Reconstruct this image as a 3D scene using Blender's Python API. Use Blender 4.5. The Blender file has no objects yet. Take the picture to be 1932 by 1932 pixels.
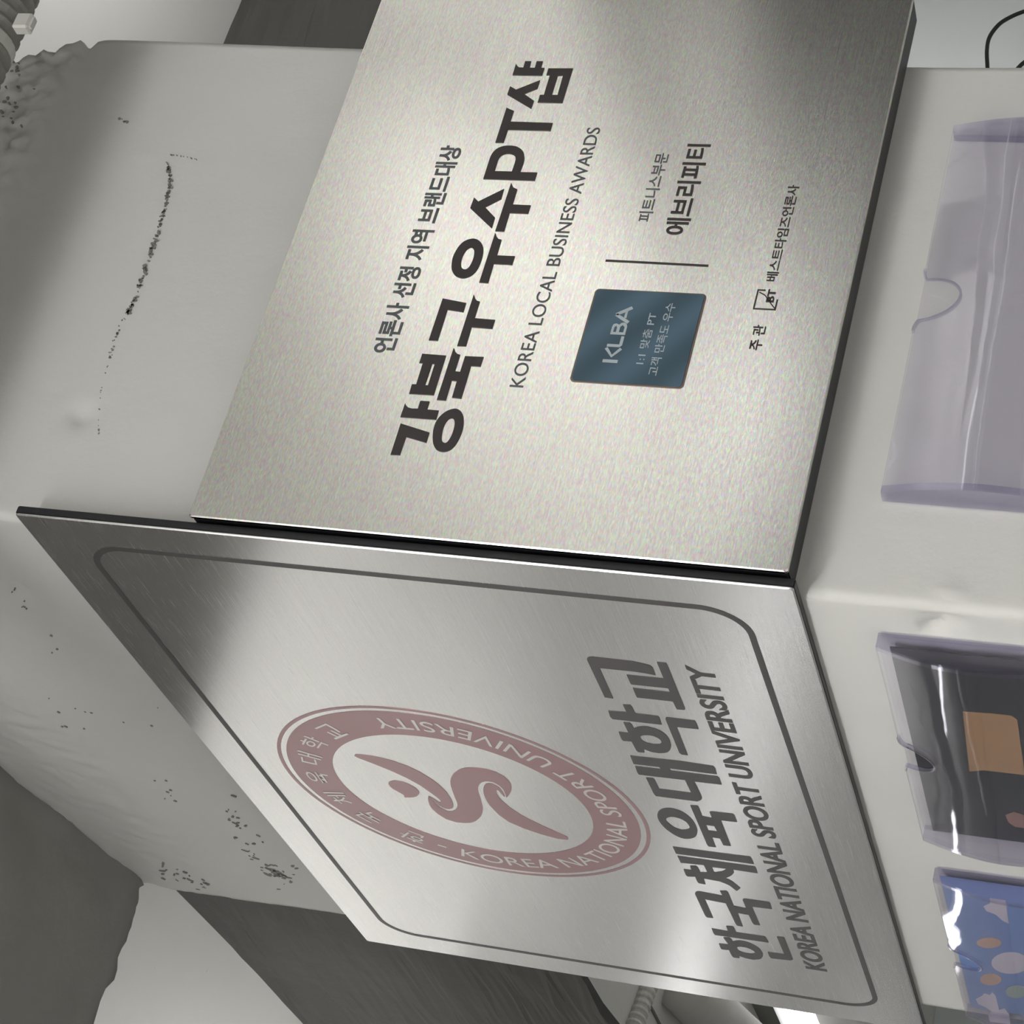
import bpy, bmesh, math, random
from mathutils import Vector, Matrix, noise
from mathutils.geometry import tessellate_polygon

# ------------------------------------------------------------------ camera, world, exposure
sc = bpy.context.scene
S, Z0 = 0.35, 1.738                    # one unit = height of the university plaque (0.35 m); Z0 = its lower edge above the floor
F = 4164.1266
CAM = (-1.16745717, -2.13094229, -0.53744350)
ROWS = ((0.24756412, 0.25170641, -0.93560456), (-0.84577412, 0.52720849, -0.08195938), (0.47262897, 0.81160033, 0.34340467))

def W(p):
    return Vector((p[0]*S, p[1]*S, p[2]*S+Z0))

cd = bpy.data.cameras.new('camera'); cam = bpy.data.objects.new('camera', cd); sc.collection.objects.link(cam)
cd.sensor_fit = 'HORIZONTAL'; cd.sensor_width = 36.0; cd.lens = F/1932*36.0; cd.clip_start = 0.01; cd.clip_end = 60
R = Matrix((ROWS[0], tuple(-c for c in ROWS[1]), tuple(-c for c in ROWS[2]))).transposed()
cam.matrix_world = Matrix.Translation(W(CAM)) @ R.to_4x4()
sc.camera = cam
sc.view_settings.view_transform = 'Standard'; sc.view_settings.look = 'None'
sc.view_settings.gamma = 1; sc.view_settings.use_curve_mapping = False
sc.view_settings.exposure = 0.07
sc.cycles.use_denoising = True; sc.cycles.transparent_max_bounces = 20; sc.cycles.adaptive_threshold = 0.02; sc.cycles.max_bounces = 9
world = bpy.data.worlds.new('room_air'); sc.world = world; world.use_nodes = True
world.node_tree.nodes['Background'].inputs[0].default_value = (0.80, 0.82, 0.84, 1)
world.node_tree.nodes['Background'].inputs[1].default_value = 0.3
K_A, K_B, K_D, K_E, K_U, K_FAR = 4.8, 29.0, 4.3, 7.0, 6.5, 6.0      # strengths of the ceiling lamps and the added fill lights

C = sc.collection
random.seed(7)

def ray(px, py):
    a, b = (px-966)/F, (py-966)/F
    return Vector([ROWS[0][i]*a+ROWS[1][i]*b+ROWS[2][i] for i in range(3)])
def hit(px, py, axis, val):           # pixel of the photograph -> point on a real plane of the room (units)
    r = ray(px, py); c = Vector(CAM); t = (val-c[axis])/r[axis]
    return c+r*t

TL, TR = 0.013845, 0.04675            # how far the two plaque faces stand off the pillar
# frames: (a, b, d) = reading direction, up, distance in front of the pillar face
def FR(a, b, d): return W((a, -d, b))
def FL(a, b, d): return W((-d, -a, b))
def onR(px, py, d=TR):
    p = hit(px, py, 1, -d); return (p.x, p.z)
def onL(px, py, d=TL):
    p = hit(px, py, 0, -d); return (-p.y, p.z)

# ------------------------------------------------------------------ materials
def mat(name):
    m = bpy.data.materials.new(name); m.use_nodes = True
    nt = m.node_tree; return m, nt, nt.nodes['Principled BSDF']
def simple(name, col, rough=0.5, metal=0.0, spec=0.5, emit=None):
    m, nt, b = mat(name)
    b.inputs['Base Color'].default_value = (*col, 1); b.inputs['Roughness'].default_value = rough
    b.inputs['Metallic'].default_value = metal; b.inputs['Specular IOR Level'].default_value = spec
    if emit:
        b.inputs['Emission Color'].default_value = (*emit[:3], 1); b.inputs['Emission Strength'].default_value = emit[3]
    return m
def N(nt, kind, **kw):
    n = nt.nodes.new(kind)
    for k, v in kw.items():
        if k in n.inputs: n.inputs[k].default_value = v
        else: setattr(n, k, v)
    return n
def plaster(name, col, var=0.06, bump=0.35, scale=1.0, pits=0.0):
    m, nt, b = mat(name); L = nt.links.new
    tc = N(nt, 'ShaderNodeTexCoord')
    big = N(nt, 'ShaderNodeTexNoise', Scale=5*scale, Detail=4.0)
    fine = N(nt, 'ShaderNodeTexNoise', Scale=240*scale, Detail=5.0, Roughness=0.6)
    mid = N(nt, 'ShaderNodeTexNoise', Scale=38*scale, Detail=4.0)
    for n in (big, fine, mid): L(tc.outputs['Object'], n.inputs['Vector'])
    ramp = N(nt, 'ShaderNodeValToRGB')
    ramp.color_ramp.elements[0].position = 0.3; ramp.color_ramp.elements[1].position = 0.7
    ramp.color_ramp.elements[0].color = (*[c*(1-var) for c in col], 1)
    ramp.color_ramp.elements[1].color = (*[min(1, c*(1+var)) for c in col], 1)
    L(big.outputs['Fac'], ramp.inputs['Fac'])
    out = ramp.outputs['Color']
    if pits:
        v = N(nt, 'ShaderNodeTexNoise', Scale=95*scale, Detail=3.0, Roughness=0.7); L(tc.outputs['Object'], v.inputs['Vector'])
        r2 = N(nt, 'ShaderNodeValToRGB'); r2.color_ramp.elements[0].position = 0.70; r2.color_ramp.elements[1].position = 0.75
        r2.color_ramp.elements[0].color = (0, 0, 0, 1); r2.color_ramp.elements[1].color = (pits, pits, pits, 1)
        L(v.outputs['Fac'], r2.inputs['Fac'])
        mx = N(nt, 'ShaderNodeMix', data_type='RGBA'); L(r2.outputs['Color'], mx.inputs[0]); L(out, mx.inputs[6])
        mx.inputs[7].default_value = (*[c*0.35 for c in col], 1); out = mx.outputs[2]
    L(out, b.inputs['Base Color'])
    b.inputs['Roughness'].default_value = 0.75; b.inputs['Specular IOR Level'].default_value = 0.25
    b1 = N(nt, 'ShaderNodeBump', Strength=bump, Distance=0.0012); L(mid.outputs['Fac'], b1.inputs['Height'])
    b2 = N(nt, 'ShaderNodeBump', Strength=bump*0.6, Distance=0.0004); L(fine.outputs['Fac'], b2.inputs['Height'])
    L(b1.outputs['Normal'], b2.inputs['Normal']); L(b2.outputs['Normal'], b.inputs['Normal'])
    return m
def brushed(name, col, rough, aniso, speckle):
    m, nt, b = mat(name); L = nt.links.new
    uv = N(nt, 'ShaderNodeUVMap', uv_map='brush')
    def streak(sx, sy, detail=3.0):
        mp = N(nt, 'ShaderNodeMapping'); mp.inputs['Scale'].default_value = (sx, sy, 1)
        L(uv.outputs['UV'], mp.inputs['Vector'])
        n = N(nt, 'ShaderNodeTexNoise', Scale=1.0, Detail=detail, Roughness=0.6); L(mp.outputs['Vector'], n.inputs['Vector']); return n
    s1, s2, s3 = streak(3.5, 520), streak(11, 900), streak(150, 560, 1.5)
    mx = N(nt, 'ShaderNodeMath', operation='ADD'); L(s1.outputs['Fac'], mx.inputs[0]); L(s2.outputs['Fac'], mx.inputs[1])
    ramp = N(nt, 'ShaderNodeMapRange'); ramp.inputs[1].default_value = 0.7; ramp.inputs[2].default_value = 1.3
    ramp.inputs[3].default_value = 0.93; ramp.inputs[4].default_value = 1.07; L(mx.outputs[0], ramp.inputs[0])
    mc = N(nt, 'ShaderNodeMix', data_type='RGBA', blend_type='MULTIPLY'); mc.inputs[0].default_value = 1
    mc.inputs[6].default_value = (*col, 1)
    # grain with a faint colour cast, as brushed steel shows close up
    hs = N(nt, 'ShaderNodeMix', data_type='RGBA'); hs.inputs[0].default_value = speckle
    hs.inputs[6].default_value = (1, 1, 1, 1)
    sub = N(nt, 'ShaderNodeVectorMath', operation='MULTIPLY'); L(s3.outputs['Color'], sub.inputs[0]); sub.inputs[1].default_value = (2, 2, 2)
    L(sub.outputs[0], hs.inputs[7])
    mm = N(nt, 'ShaderNodeVectorMath', operation='SCALE'); L(hs.outputs[2], mm.inputs[0]); L(ramp.outputs[0], mm.inputs['Scale'])
    L(mm.outputs[0], mc.inputs[7]); L(mc.outputs[2], b.inputs['Base Color'])
    b.inputs['Metallic'].default_value = 1.0
    rr = N(nt, 'ShaderNodeMapRange'); rr.inputs[1].default_value = 0.3; rr.inputs[2].default_value = 0.7
    rr.inputs[3].default_value = rough*0.88; rr.inputs[4].default_value = rough*1.12
    L(s2.outputs['Fac'], rr.inputs[0]); L(rr.outputs[0], b.inputs['Roughness'])
    b.inputs['Anisotropic'].default_value = aniso
    tg = N(nt, 'ShaderNodeTangent', direction_type='UV_MAP', uv_map='brush'); L(tg.outputs[0], b.inputs['Tangent'])
    bp = N(nt, 'ShaderNodeBump', Strength=0.05, Distance=0.0001); L(mx.outputs[0], bp.inputs['Height']); L(bp.outputs['Normal'], b.inputs['Normal'])
    return m
def clear(name, tint, rough, refl=1.0):
    m = bpy.data.materials.new(name); m.use_nodes = True; nt = m.node_tree; nt.nodes.clear(); L = nt.links.new
    o = N(nt, 'ShaderNodeOutputMaterial'); t = N(nt, 'ShaderNodeBsdfTransparent'); t.inputs[0].default_value = (*tint, 1)
    g = N(nt, 'ShaderNodeBsdfGlossy'); g.inputs['Color'].default_value = (0.97, 0.96, 1, 1); g.inputs['Roughness'].default_value = rough
    fr = N(nt, 'ShaderNodeFresnel'); ge = N(nt, 'ShaderNodeNewGeometry'); io = N(nt, 'ShaderNodeMapRange'); io.inputs[3].default_value = 1.5; io.inputs[4].default_value = 1/1.5; L(ge.outputs['Backfacing'], io.inputs[0]); L(io.outputs[0], fr.inputs[0]); mul = N(nt, 'ShaderNodeMath', operation='MULTIPLY'); mul.inputs[1].default_value = refl
    tc = N(nt, 'ShaderNodeTexCoord'); no = N(nt, 'ShaderNodeTexNoise', Scale=22.0, Detail=2.0); L(tc.outputs['Object'], no.inputs['Vector'])
    bp = N(nt, 'ShaderNodeBump', Strength=0.15, Distance=0.0015); L(no.outputs['Fac'], bp.inputs['Height']); L(bp.outputs['Normal'], g.inputs['Normal'])
    L(fr.outputs[0], mul.inputs[0]); mx = N(nt, 'ShaderNodeMixShader'); L(mul.outputs[0], mx.inputs[0]); L(t.outputs[0], mx.inputs[1]); L(g.outputs[0], mx.inputs[2])
    L(mx.outputs[0], o.inputs[0]); return m

M = dict(
    pillar=plaster('white_painted_concrete', (0.60, 0.59, 0.565), 0.03, 0.5),
    concrete=plaster('grey_painted_concrete', (0.56, 0.55, 0.53), 0.06, 0.8, 1.0, 0.5),
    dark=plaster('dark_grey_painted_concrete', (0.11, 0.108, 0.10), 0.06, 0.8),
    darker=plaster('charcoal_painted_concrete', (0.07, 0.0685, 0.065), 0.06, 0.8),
    shade=plaster('shaded_white_paint', (0.25, 0.243, 0.23), 0.05, 0.8),  # white paint on the left beam, with its shadow put into the colour
    ceil=plaster('white_painted_ceiling', (0.74, 0.73, 0.70), 0.05, 0.6, 0.6, 0.35),
    wall=plaster('cool_white_wall', (0.72, 0.75, 0.755), 0.02, 0.2, 0.5),
    floor=simple('grey_floor', (0.55, 0.54, 0.52), 0.6),
    steelR=brushed('brushed_steel_warm', (0.80, 0.79, 0.75), 0.19, 0.40, 0.45),
    steelL=brushed('brushed_steel', (0.745, 0.74, 0.74), 0.25, 0.45, 0.08),
    black=simple('black_acrylic', (0.012, 0.012, 0.014), 0.35),
    edge=simple('bright_steel_edge', (0.85, 0.84, 0.82), 0.3, 1.0),
    ink=simple('dark_brown_etched_fill', (0.035, 0.028, 0.028), 0.45, 0, 0.5),
    ink2=simple('grey_etched_fill', (0.085, 0.095, 0.10), 0.45, 0, 0.6),
    ink3=simple('charcoal_etched_fill', (0.060, 0.054, 0.054), 0.45, 0, 0.5),
    maroon=simple('maroon_etched_fill', (0.36, 0.22, 0.23), 0.36, 0.55, 0.6),
    silver=simple('silver_letters', (0.70, 0.68, 0.67), 0.35, 0.7),
    pale=simple('pale_print', (0.42, 0.47, 0.50), 0.4),
    sheet=clear('clear_acrylic', (0.955, 0.950, 0.975), 0.03, 1.0),
    rim=clear('acrylic_edge', (0.84, 0.83, 0.90), 0.10, 1.6),
    lamp=simple('lamp_diffuser', (1, 1, 1), 0.4, emit=(1, 1, 1, 1)),
    housing=simple('lamp_housing', (0.55, 0.55, 0.54), 0.4),
    hose=simple('grey_corrugated_plastic', (0.22, 0.215, 0.20), 0.5),
    hosew=simple('white_corrugated_plastic', (0.60, 0.60, 0.55), 0.45),
    rubber=simple('black_cable_rubber', (0.02, 0.022, 0.02), 0.5),
    strap=simple('white_strap', (0.50, 0.49, 0.46), 0.5),
    stain=simple('dark_chips_in_paint', (0.22, 0.215, 0.20), 0.9),
    paleedge=simple('badge_brown_rim', (0.16, 0.115, 0.095), 0.4),
    night=simple('dark_photo_print', (0.030, 0.030, 0.036), 0.35),
    tan=simple('tan_print', (0.36, 0.22, 0.11), 0.5),
    rose=simple('rose_print', (0.28, 0.16, 0.13), 0.5),
    sky=simple('blue_print', (0.17, 0.26, 0.50), 0.4),
    cloud=simple('cloud_print', (0.60, 0.55, 0.60), 0.4),
    peach=simple('peach_print', (0.55, 0.35, 0.25), 0.4),
    sage=simple('sage_print', (0.36, 0.42, 0.36), 0.4),
    deep=simple('deep_blue_print', (0.06, 0.16, 0.36), 0.4),
)
def lamp_mat(k, tint=(1, 0.995, 0.985)):
    return simple('lit_diffuser', (1, 1, 1), 0.4, emit=(*tint, k))
# blue badge: brushed blue with soft diagonal darker bands printed on it
def badge_mat():
    m, nt, b = mat('blue_badge_print'); L = nt.links.new
    tc = N(nt, 'ShaderNodeTexCoord'); mp = N(nt, 'ShaderNodeMapping'); mp.inputs['Rotation'].default_value = (0, 0.9, 0)
    wv = N(nt, 'ShaderNodeTexWave', Scale=13.0, Distortion=1.2, Detail=1.0); L(tc.outputs['Object'], mp.inputs[0]); L(mp.outputs[0], wv.inputs['Vector'])
    r = N(nt, 'ShaderNodeValToRGB'); r.color_ramp.elements[0].color = (0.045, 0.085, 0.115, 1); r.color_ramp.elements[1].color = (0.075, 0.135, 0.185, 1)
    L(wv.outputs['Fac'], r.inputs[0]); L(r.outputs[0], b.inputs['Base Color']); b.inputs['Roughness'].default_value = 0.38
    b.inputs['Metallic'].default_value = 0.15
    return m
M['badge'] = badge_mat()

# ------------------------------------------------------------------ helpers
def link(name, bm, m, parent=None, smooth=False, recalc=True):
    if recalc: bmesh.ops.recalc_face_normals(bm, faces=bm.faces)
    me = bpy.data.meshes.new(name); bm.to_mesh(me); bm.free()
    if m: me.materials.append(m)
    if smooth:
        for p in me.polygons: p.use_smooth = True
    o = bpy.data.objects.new(name, me); C.objects.link(o)
    if parent is not None:
        o.parent = parent; o.matrix_parent_inverse = parent.matrix_world.inverted()
    return o
def thing(name, loc, label, cat, group=None):
    o = bpy.data.objects.new(name, None); C.objects.link(o); o.location = loc; o.empty_display_size = 0.05
    o['label'] = label; o['category'] = cat
    if group: o['group'] = group
    bpy.context.view_layer.update()
    return o
def tag(o, label, cat, group=None):
    o['label'] = label; o['category'] = cat
    if group: o['group'] = group
    return o
def struct(o):
    o['kind'] = 'structure'; return o
def box(bm, lo, hi):                   # corners in units
    vs = [bm.verts.new(W((x, y, z))) for x in (lo[0], hi[0]) for y in (lo[1], hi[1]) for z in (lo[2], hi[2])]
    for f in ((0, 1, 3, 2), (4, 6, 7, 5), (0, 4, 5, 1), (2, 3, 7, 6), (0, 2, 6, 4), (1, 5, 7, 3)):
        bm.faces.new([vs[i] for i in f])
    return vs
def slab(name, lo, hi, m, parent=None, bev=0.0):
    bm = bmesh.new(); box(bm, lo, hi)
    if bev: bmesh.ops.bevel(bm, geom=bm.edges[:], offset=bev, segments=2, affect='EDGES')
    return link(name, bm, m, parent)
def prism(bm, loops, fr, d0, d1):      # loops: outer + holes in (a, b); solid between d0 (back) and d1 (front)
    loops = [[Vector((p[0], p[1], 0)) for p in l] for l in loops]
    flat = [v for l in loops for v in l]
    tris = tessellate_polygon(loops)
    front = [bm.verts.new(fr(v.x, v.y, d1)) for v in flat]
    back = [bm.verts.new(fr(v.x, v.y, d0)) for v in flat]
    for t in tris:
        if len(set(t)) == 3:
            try: bm.faces.new([front[i] for i in t])
            except ValueError: pass
    k = 0
    for l in loops:
        n = len(l)
        for i in range(n):
            a, b = k+i, k+(i+1) % n
            try: bm.faces.new((front[a], front[b], back[b], back[a]))
            except ValueError: pass
        k += n
def smooth_loop(pts, sub=4):
    n = len(pts); out = []
    for i in range(n):
        p0, p1, p2, p3 = (Vector(pts[(i+j-1) % n]) for j in range(4))
        for s in range(sub):
            t = s/sub
            out.append(tuple(0.5*((2*p1)+(p2-p0)*t+(2*p0-5*p1+4*p2-p3)*t*t+(3*p1-p0-3*p2+p3)*t**3)))
    return out
_tm = {}
def text_data(s, off=0.0):             # triangulated flat text in font units from the built-in font
    key = (s, off)
    if key not in _tm:
        cu = bpy.data.curves.new('t', 'FONT'); cu.body = s; cu.size = 1; cu.offset = off; cu.fill_mode = 'FRONT'; cu.resolution_u = 6
        o = bpy.data.objects.new('t', cu); C.objects.link(o)
        bpy.context.view_layer.update()
        me = bpy.data.meshes.new_from_object(o.evaluated_get(bpy.context.evaluated_depsgraph_get()))
        v = [(p.co.x, p.co.y) for p in me.vertices]; f = [tuple(p.vertices) for p in me.polygons]
        bpy.data.objects.remove(o); bpy.data.curves.remove(cu); bpy.data.meshes.remove(me)
        _tm[key] = (v, f)
    return _tm[key]
def text_bm(bm, s, mapper, fr, d0, d1, off=0.0):
    v, f = text_data(s, off)
    top = [bm.verts.new(fr(*mapper(x, y), d1)) for x, y in v]
    bot = [bm.verts.new(fr(*mapper(x, y), d0)) for x, y in v]
    cnt = {}
    for t in f:
        try: bm.faces.new([top[i] for i in t])
        except ValueError: continue
        for i in range(len(t)):
            a, b = t[i], t[(i+1) % len(t)]; cnt[(a, b)] = 1
    for (a, b) in cnt:
        if (b, a) not in cnt:
            try: bm.faces.new((top[b], top[a], bot[a], bot[b]))
            except ValueError: pass
def text_rect(name, s, rect, fr, d, m, parent, off=0.0, th=0.0006):
    v, _ = text_data(s, off)
    x0, x1 = min(p[0] for p in v), max(p[0] for p in v); y0, y1 = min(p[1] for p in v), max(p[1] for p in v)
    a0, a1, b0, b1 = rect
    mp = lambda x, y: (a0+(x-x0)/(x1-x0)*(a1-a0), b0+(y-y0)/(y1-y0)*(b1-b0))
    bm = bmesh.new(); text_bm(bm, s, mp, fr, d-0.0004, d+th, off)
    return link(name, bm, m, parent)
def traced(name, crop, shapes, proj, fr, d, m, parent, th=0.0008):
    ox, oy, k = crop; bm = bmesh.new()
    for sh in shapes:
        loops = []
        for l in sh:
            if l and l[0] == 's': l = smooth_loop(l[1:])
            loops.append([proj(ox+x/k, oy+y/k) for x, y in l])
        prism(bm, loops, fr, d-0.0004, d+th)
    return link(name, bm, m, parent)
def rrect(a0, a1, b0, b1, r, n=8):
    out = []
    for cx, cy, s in ((a1-r, b1-r, 0), (a0+r, b1-r, 90), (a0+r, b0+r, 180), (a1-r, b0+r, 270)):
        for i in range(n+1):
            t = math.radians(s+90*i/n); out.append((cx+r*math.cos(t), cy+r*math.sin(t)))
    return out
def circ(cx, cy, r, n=96):
    return [(cx+r*math.cos(2*math.pi*i/n), cy+r*math.sin(2*math.pi*i/n)) for i in range(n)]
def tube(bm, pts, rad, n=12, rib=None, step=None, closed_ends=True):   # pts in units; rad in units; rib = (amplitude, pitch)
    P = [Vector(p) for p in pts]
    if step:
        Q = []
        for i in range(len(P)-1):
            k = max(1, int((P[i+1]-P[i]).length/step))
            Q += [P[i].lerp(P[i+1], j/k) for j in range(k)]
        P = Q+[P[-1]]
    rings = []; s = 0; up = Vector((0.13, 0.21, 0.97))
    for i, p in enumerate(P):
        t = (P[min(i+1, len(P)-1)]-P[max(i-1, 0)]).normalized()
        if i: s += (P[i]-P[i-1]).length
        a = t.cross(up).normalized(); b = t.cross(a)
        r = rad+(rib[0]*(0.5-abs(((s/rib[1]) % 1)-0.5))*4-rib[0] if rib else 0)
        rings.append([bm.verts.new(W(p+(a*math.cos(2*math.pi*k/n)+b*math.sin(2*math.pi*k/n))*r)) for k in range(n)])
    for r0, r1 in zip(rings, rings[1:]):
        for k in range(n): bm.faces.new((r0[k], r0[(k+1) % n], r1[(k+1) % n], r1[k]))
    if closed_ends:
        bm.faces.new(rings[0]); bm.faces.new(rings[-1])
def catmull(P, sub=8):
    P = [Vector(p) for p in P]; out = []
    for i in range(len(P)-1):
        p0, p1, p2, p3 = P[max(i-1, 0)], P[i], P[i+1], P[min(i+2, len(P)-1)]
        for s in range(sub):
            t = s/sub; out.append(0.5*((2*p1)+(p2-p0)*t+(2*p0-5*p1+4*p2-p3)*t*t+(3*p1-p0-3*p2+p3)*t**3))
    return out+[P[-1]]
def lerp_table(tab, x):
    if x <= tab[0][0]: return tab[0][1]
    for (x0, y0), (x1, y1) in zip(tab, tab[1:]):
        if x <= x1: return y0+(y1-y0)*(x-x0)/(x1-x0)
    return tab[-1][1]

# ------------------------------------------------------------------ room shell
FLZ, CZ = -Z0/S, 2.6
X0, X1, Y0, Y1 = -13, 7.0, -14, 19
struct(slab('floor', (X0-.3, Y0-.3, FLZ-.3), (X1+.3, Y1+.3, FLZ), M['floor']))
struct(slab('ceiling', (X0-.3, Y0-.3, CZ), (X1+.3, Y1+.3, CZ+.3), M['ceil']))
struct(slab('wall_left', (X0-.3, Y0, FLZ), (X0, Y1, CZ), M['wall']))
struct(slab('wall_right', (X1, Y0, FLZ), (X1+.3, Y1, CZ), M['wall']))
struct(slab('wall_front', (X0, Y0-.3, FLZ), (X1, Y0, CZ), M['wall']))
struct(slab('wall_back', (X0, Y1, FLZ), (X1, Y1+.3, CZ), M['wall']))

def ragged(lo, hi, m, name, amp, seed):   # a concrete beam whose arrises are chipped and uneven
    bm = bmesh.new(); box(bm, lo, hi)
    step = 0.05*S
    for e in [e for e in bm.edges if e.calc_length() > 0.3]:
        pass
    bmesh.ops.subdivide_edges(bm, edges=[e for e in bm.edges if e.calc_length() > 0.4], cuts=70, use_grid_fill=True)
    bmesh.ops.subdivide_edges(bm, edges=[e for e in bm.edges if 0.1 < e.calc_length() <= 1.2], cuts=3, use_grid_fill=True)
    for v in bm.verts:
        n = noise.noise(v.co*38+Vector((seed, 0, 0)))+0.6*noise.noise(v.co*110+Vector((seed, 3, 0)))
        n2 = noise.noise(v.co*36+Vector((0, seed, 9)))+0.6*noise.noise(v.co*120+Vector((7, seed, 0)))
        v.co.z += n*amp; v.co.x += n2*amp*0.6; v.co.y += n*amp*0.6
    return struct(link(name, bm, m, smooth=False))
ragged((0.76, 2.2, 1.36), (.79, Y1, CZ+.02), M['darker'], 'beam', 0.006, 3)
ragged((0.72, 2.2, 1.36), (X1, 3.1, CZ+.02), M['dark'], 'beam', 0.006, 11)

# beam that leaves the pillar to the left; its underside dips towards the far side
bm = bmesh.new(); NX, NY = 130, 44
def nb(i, j, top):
    x = -12.5*(i/NX)**2.2+0.0; y = 0.01+1.335*j/NY
    z = 1.60-0.19*(y/1.345)**1.0*1.0+ (0.012 if j in (0, NY) else 0)
    z = 1.615-0.147*y
    if top: return W((x, y, CZ+0.03))
    nn = noise.noise(Vector((x*9, y*9, 1)))*0.012+noise.noise(Vector((x*30, y*30, 4)))*0.004
    yy = y
    if j == NY: yy += (noise.noise(Vector((x*16, 2, 2)))+0.7*noise.noise(Vector((x*45, 2, 7))))*0.022; nn += 0.01
    return W((x, yy, z+nn))
rows = [[bm.verts.new(nb(i, j, False)) for j in range(NY+1)] for i in range(NX+1)]
for i in range(NX):
    for j in range(NY): bm.faces.new((rows[i][j], rows[i][j+1], rows[i+1][j+1], rows[i+1][j]))
for j, s in ((0, 1), (NY, -1)):
    tp = [bm.verts.new(nb(i, j, True)) for i in range(NX+1)]
    for i in range(NX): bm.faces.new((rows[i][j], rows[i+1][j], tp[i+1], tp[i]))
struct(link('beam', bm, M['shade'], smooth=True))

# ------------------------------------------------------------------ pillar with hand-plastered faces
RX = [(-5, .80), (-.2, .787), (0, .7845), (.3, .789), (.5, .797), (.785, .805), (1.0, .812), (1.15, .817), (1.204, .8175), (1.216, .8135), (1.222, .800), (1.232, .803),
      (1.240, .8155), (1.255, .8165), (1.264, .812), (1.275, .800), (1.29, .7905), (1.30, .794), (1.317, .785), (1.345, .765), (1.37, .755), (1.5, .76), (1.8, .78), (2.65, .79)]
LY = [(-5, 1.33), (-.2, 1.322), (0, 1.321), (.5, 1.33), (1.037, 1.330), (1.2, 1.34), (1.3, 1.345), (1.37, 1.346), (1.42, 1.335), (2.65, 1.33)]
PITS = [('R', .1612, .9871, .022, .016), ('R', .765, 1.275, .014, .010), ('R', .60, 1.06, .02, -.003), ('R', .50, 1.0, .03, -.003), ('L', -.1956, 1.1119, .03, .010),
        ('L', -.03, -.155, .03, .024), ('L', -.05, -.14, .012, .03), ('R', .02, -.165, .02, -.006), ('L', -.10, -.17, .03, -.004)]
def plast(side, a, b):
    d = 0.0012*noise.noise(Vector((a*3, b*3, 5 if side == 'R' else 9)))+0.0006*noise.noise(Vector((a*11, b*11, 2)))
    d += 0.0004*noise.noise(Vector((a*42+(b*20), b*50, 1)))
    for s, pa, pb, r, dep in PITS:
        if s == side:
            q = ((a-pa)**2+(b-pb)**2)/r**2
            if q < 4: d -= dep*.5*math.exp(-q*2)*(1+0.8*noise.noise(Vector((a*140, b*140, 3))))
    if side == 'R' and b > 1.22:         # broken, stony upper part
        k = min(1, (b-1.22)/0.05)*min(1, max(0, (a-.45)/.2)); d += k*0.010*(noise.noise(Vector((a*60, b*60, 8)))+0.6*noise.noise(Vector((a*150, b*150, 8)))-0.1)
    if side == 'L' and b > 1.25:
        d += 0.003*noise.noise(Vector((a*40, b*40, 8)))
    return d
ZS = [FLZ, -3, -2, -1.2]+[-.6+.0075*i for i in range(int(2.3/.0075)+1)]+[1.8, 2.1, CZ+.02]
bm = bmesh.new()
rad = 0.012
def corner_in(k, n=5):                 # rounded plaster arris between the two faces
    t = math.pi/2*k/n; return (rad-rad*math.cos(t), rad-rad*math.sin(t))
NR, NL = 110, 150
grid = []
for z in ZS:
    xr, yl = lerp_table(RX, z), lerp_table(LY, z)
    wob = 0.004*noise.noise(Vector((z*5, 1, 1)))-0.0115*max(0, min(1, (-z)/.12))*0 
    row = []
    for i in range(NL, 0, -1):
        y = rad+(yl-rad)*i/NL; row.append((0-plast('L', -y, z), y, z))
    for k in range(6):
        cx, cy = corner_in(k); row.append((cx+wob*0.3, cy+wob*0.2, z))
    for i in range(1, NR+1):
        x = rad+(xr-rad)*i/NR; row.append((x, 0-plast('R', x, z), z))
    row.append((xr+.004, 0.03, z)); row.append((xr-.005, yl+.0, z)); row.append((0.01, yl, z))
    grid.append([bm.verts.new(W(p)) for p in row])
n = len(grid[0])
for r0, r1 in zip(grid, grid[1:]):
    for i in range(n): bm.faces.new((r0[i], r0[(i+1) % n], r1[(i+1) % n], r1[i]))
pillar = struct(link('pillar', bm, M['pillar'], smooth=True))

# chips and a broken hairline in the paint, parts of the pillar
bm = bmesh.new()
def chip(fr, a, b, r, el=1.0, ang=0.0):
    k = random.randint(5, 7); pts = []
    for i in range(k):
        t = 2*math.pi*i/k; q = r*(0.6+0.6*random.random())
        x, y = q*math.cos(t)*el, q*math.sin(t); pts.append((a+x*math.cos(ang)-y*math.sin(ang), b+x*math.sin(ang)+y*math.cos(ang)))
    prism(bm, [pts], fr, -0.003, 0.0016)
def px_chips(fr, proj, pts, n, r, jit, el=1.0):
    for i in range(n):
        t = random.random()*(len(pts)-1); k = int(t); f = t-k
        x = pts[k][0]*(1-f)+pts[k+1][0]*f+random.gauss(0, jit); y = pts[k][1]*(1-f)+pts[k+1][1]*f+random.gauss(0, jit)
        a, b = proj(x, y, 0); chip(fr, a, b, r*(0.4+random.random()), el, random.random()*3)
CR = [(315, 308), (321, 340), (318, 370), (312, 395), (304, 420), (293, 455), (280, 490), (266, 530), (253, 570), (240, 595)]
px_chips(FR, onR, CR, 150, 0.0016, 2.0, 1.5)
px_chips(FR, onR, [(234, 600), (217, 640), (208, 680)], 26, 0.0011, 1.6, 1.4)
px_chips(FR, onR, [(205, 685), (192, 730), (186, 775), (188, 830)], 16, 0.0008, 0.8, 1.5)
px_chips(FR, onR, [(317, 292), (345, 295), (373, 301)], 16, 0.0006, 0.4, 1.6)
px_chips(FR, onR, [(222, 229), (240, 229)], 7, 0.0022, 2, 1.3)
px_chips(FR, onR, [(15, 120), (45, 125), (40, 165), (10, 160), (20, 200), (10, 240)], 26, 0.0020, 10, 1.5)
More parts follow.
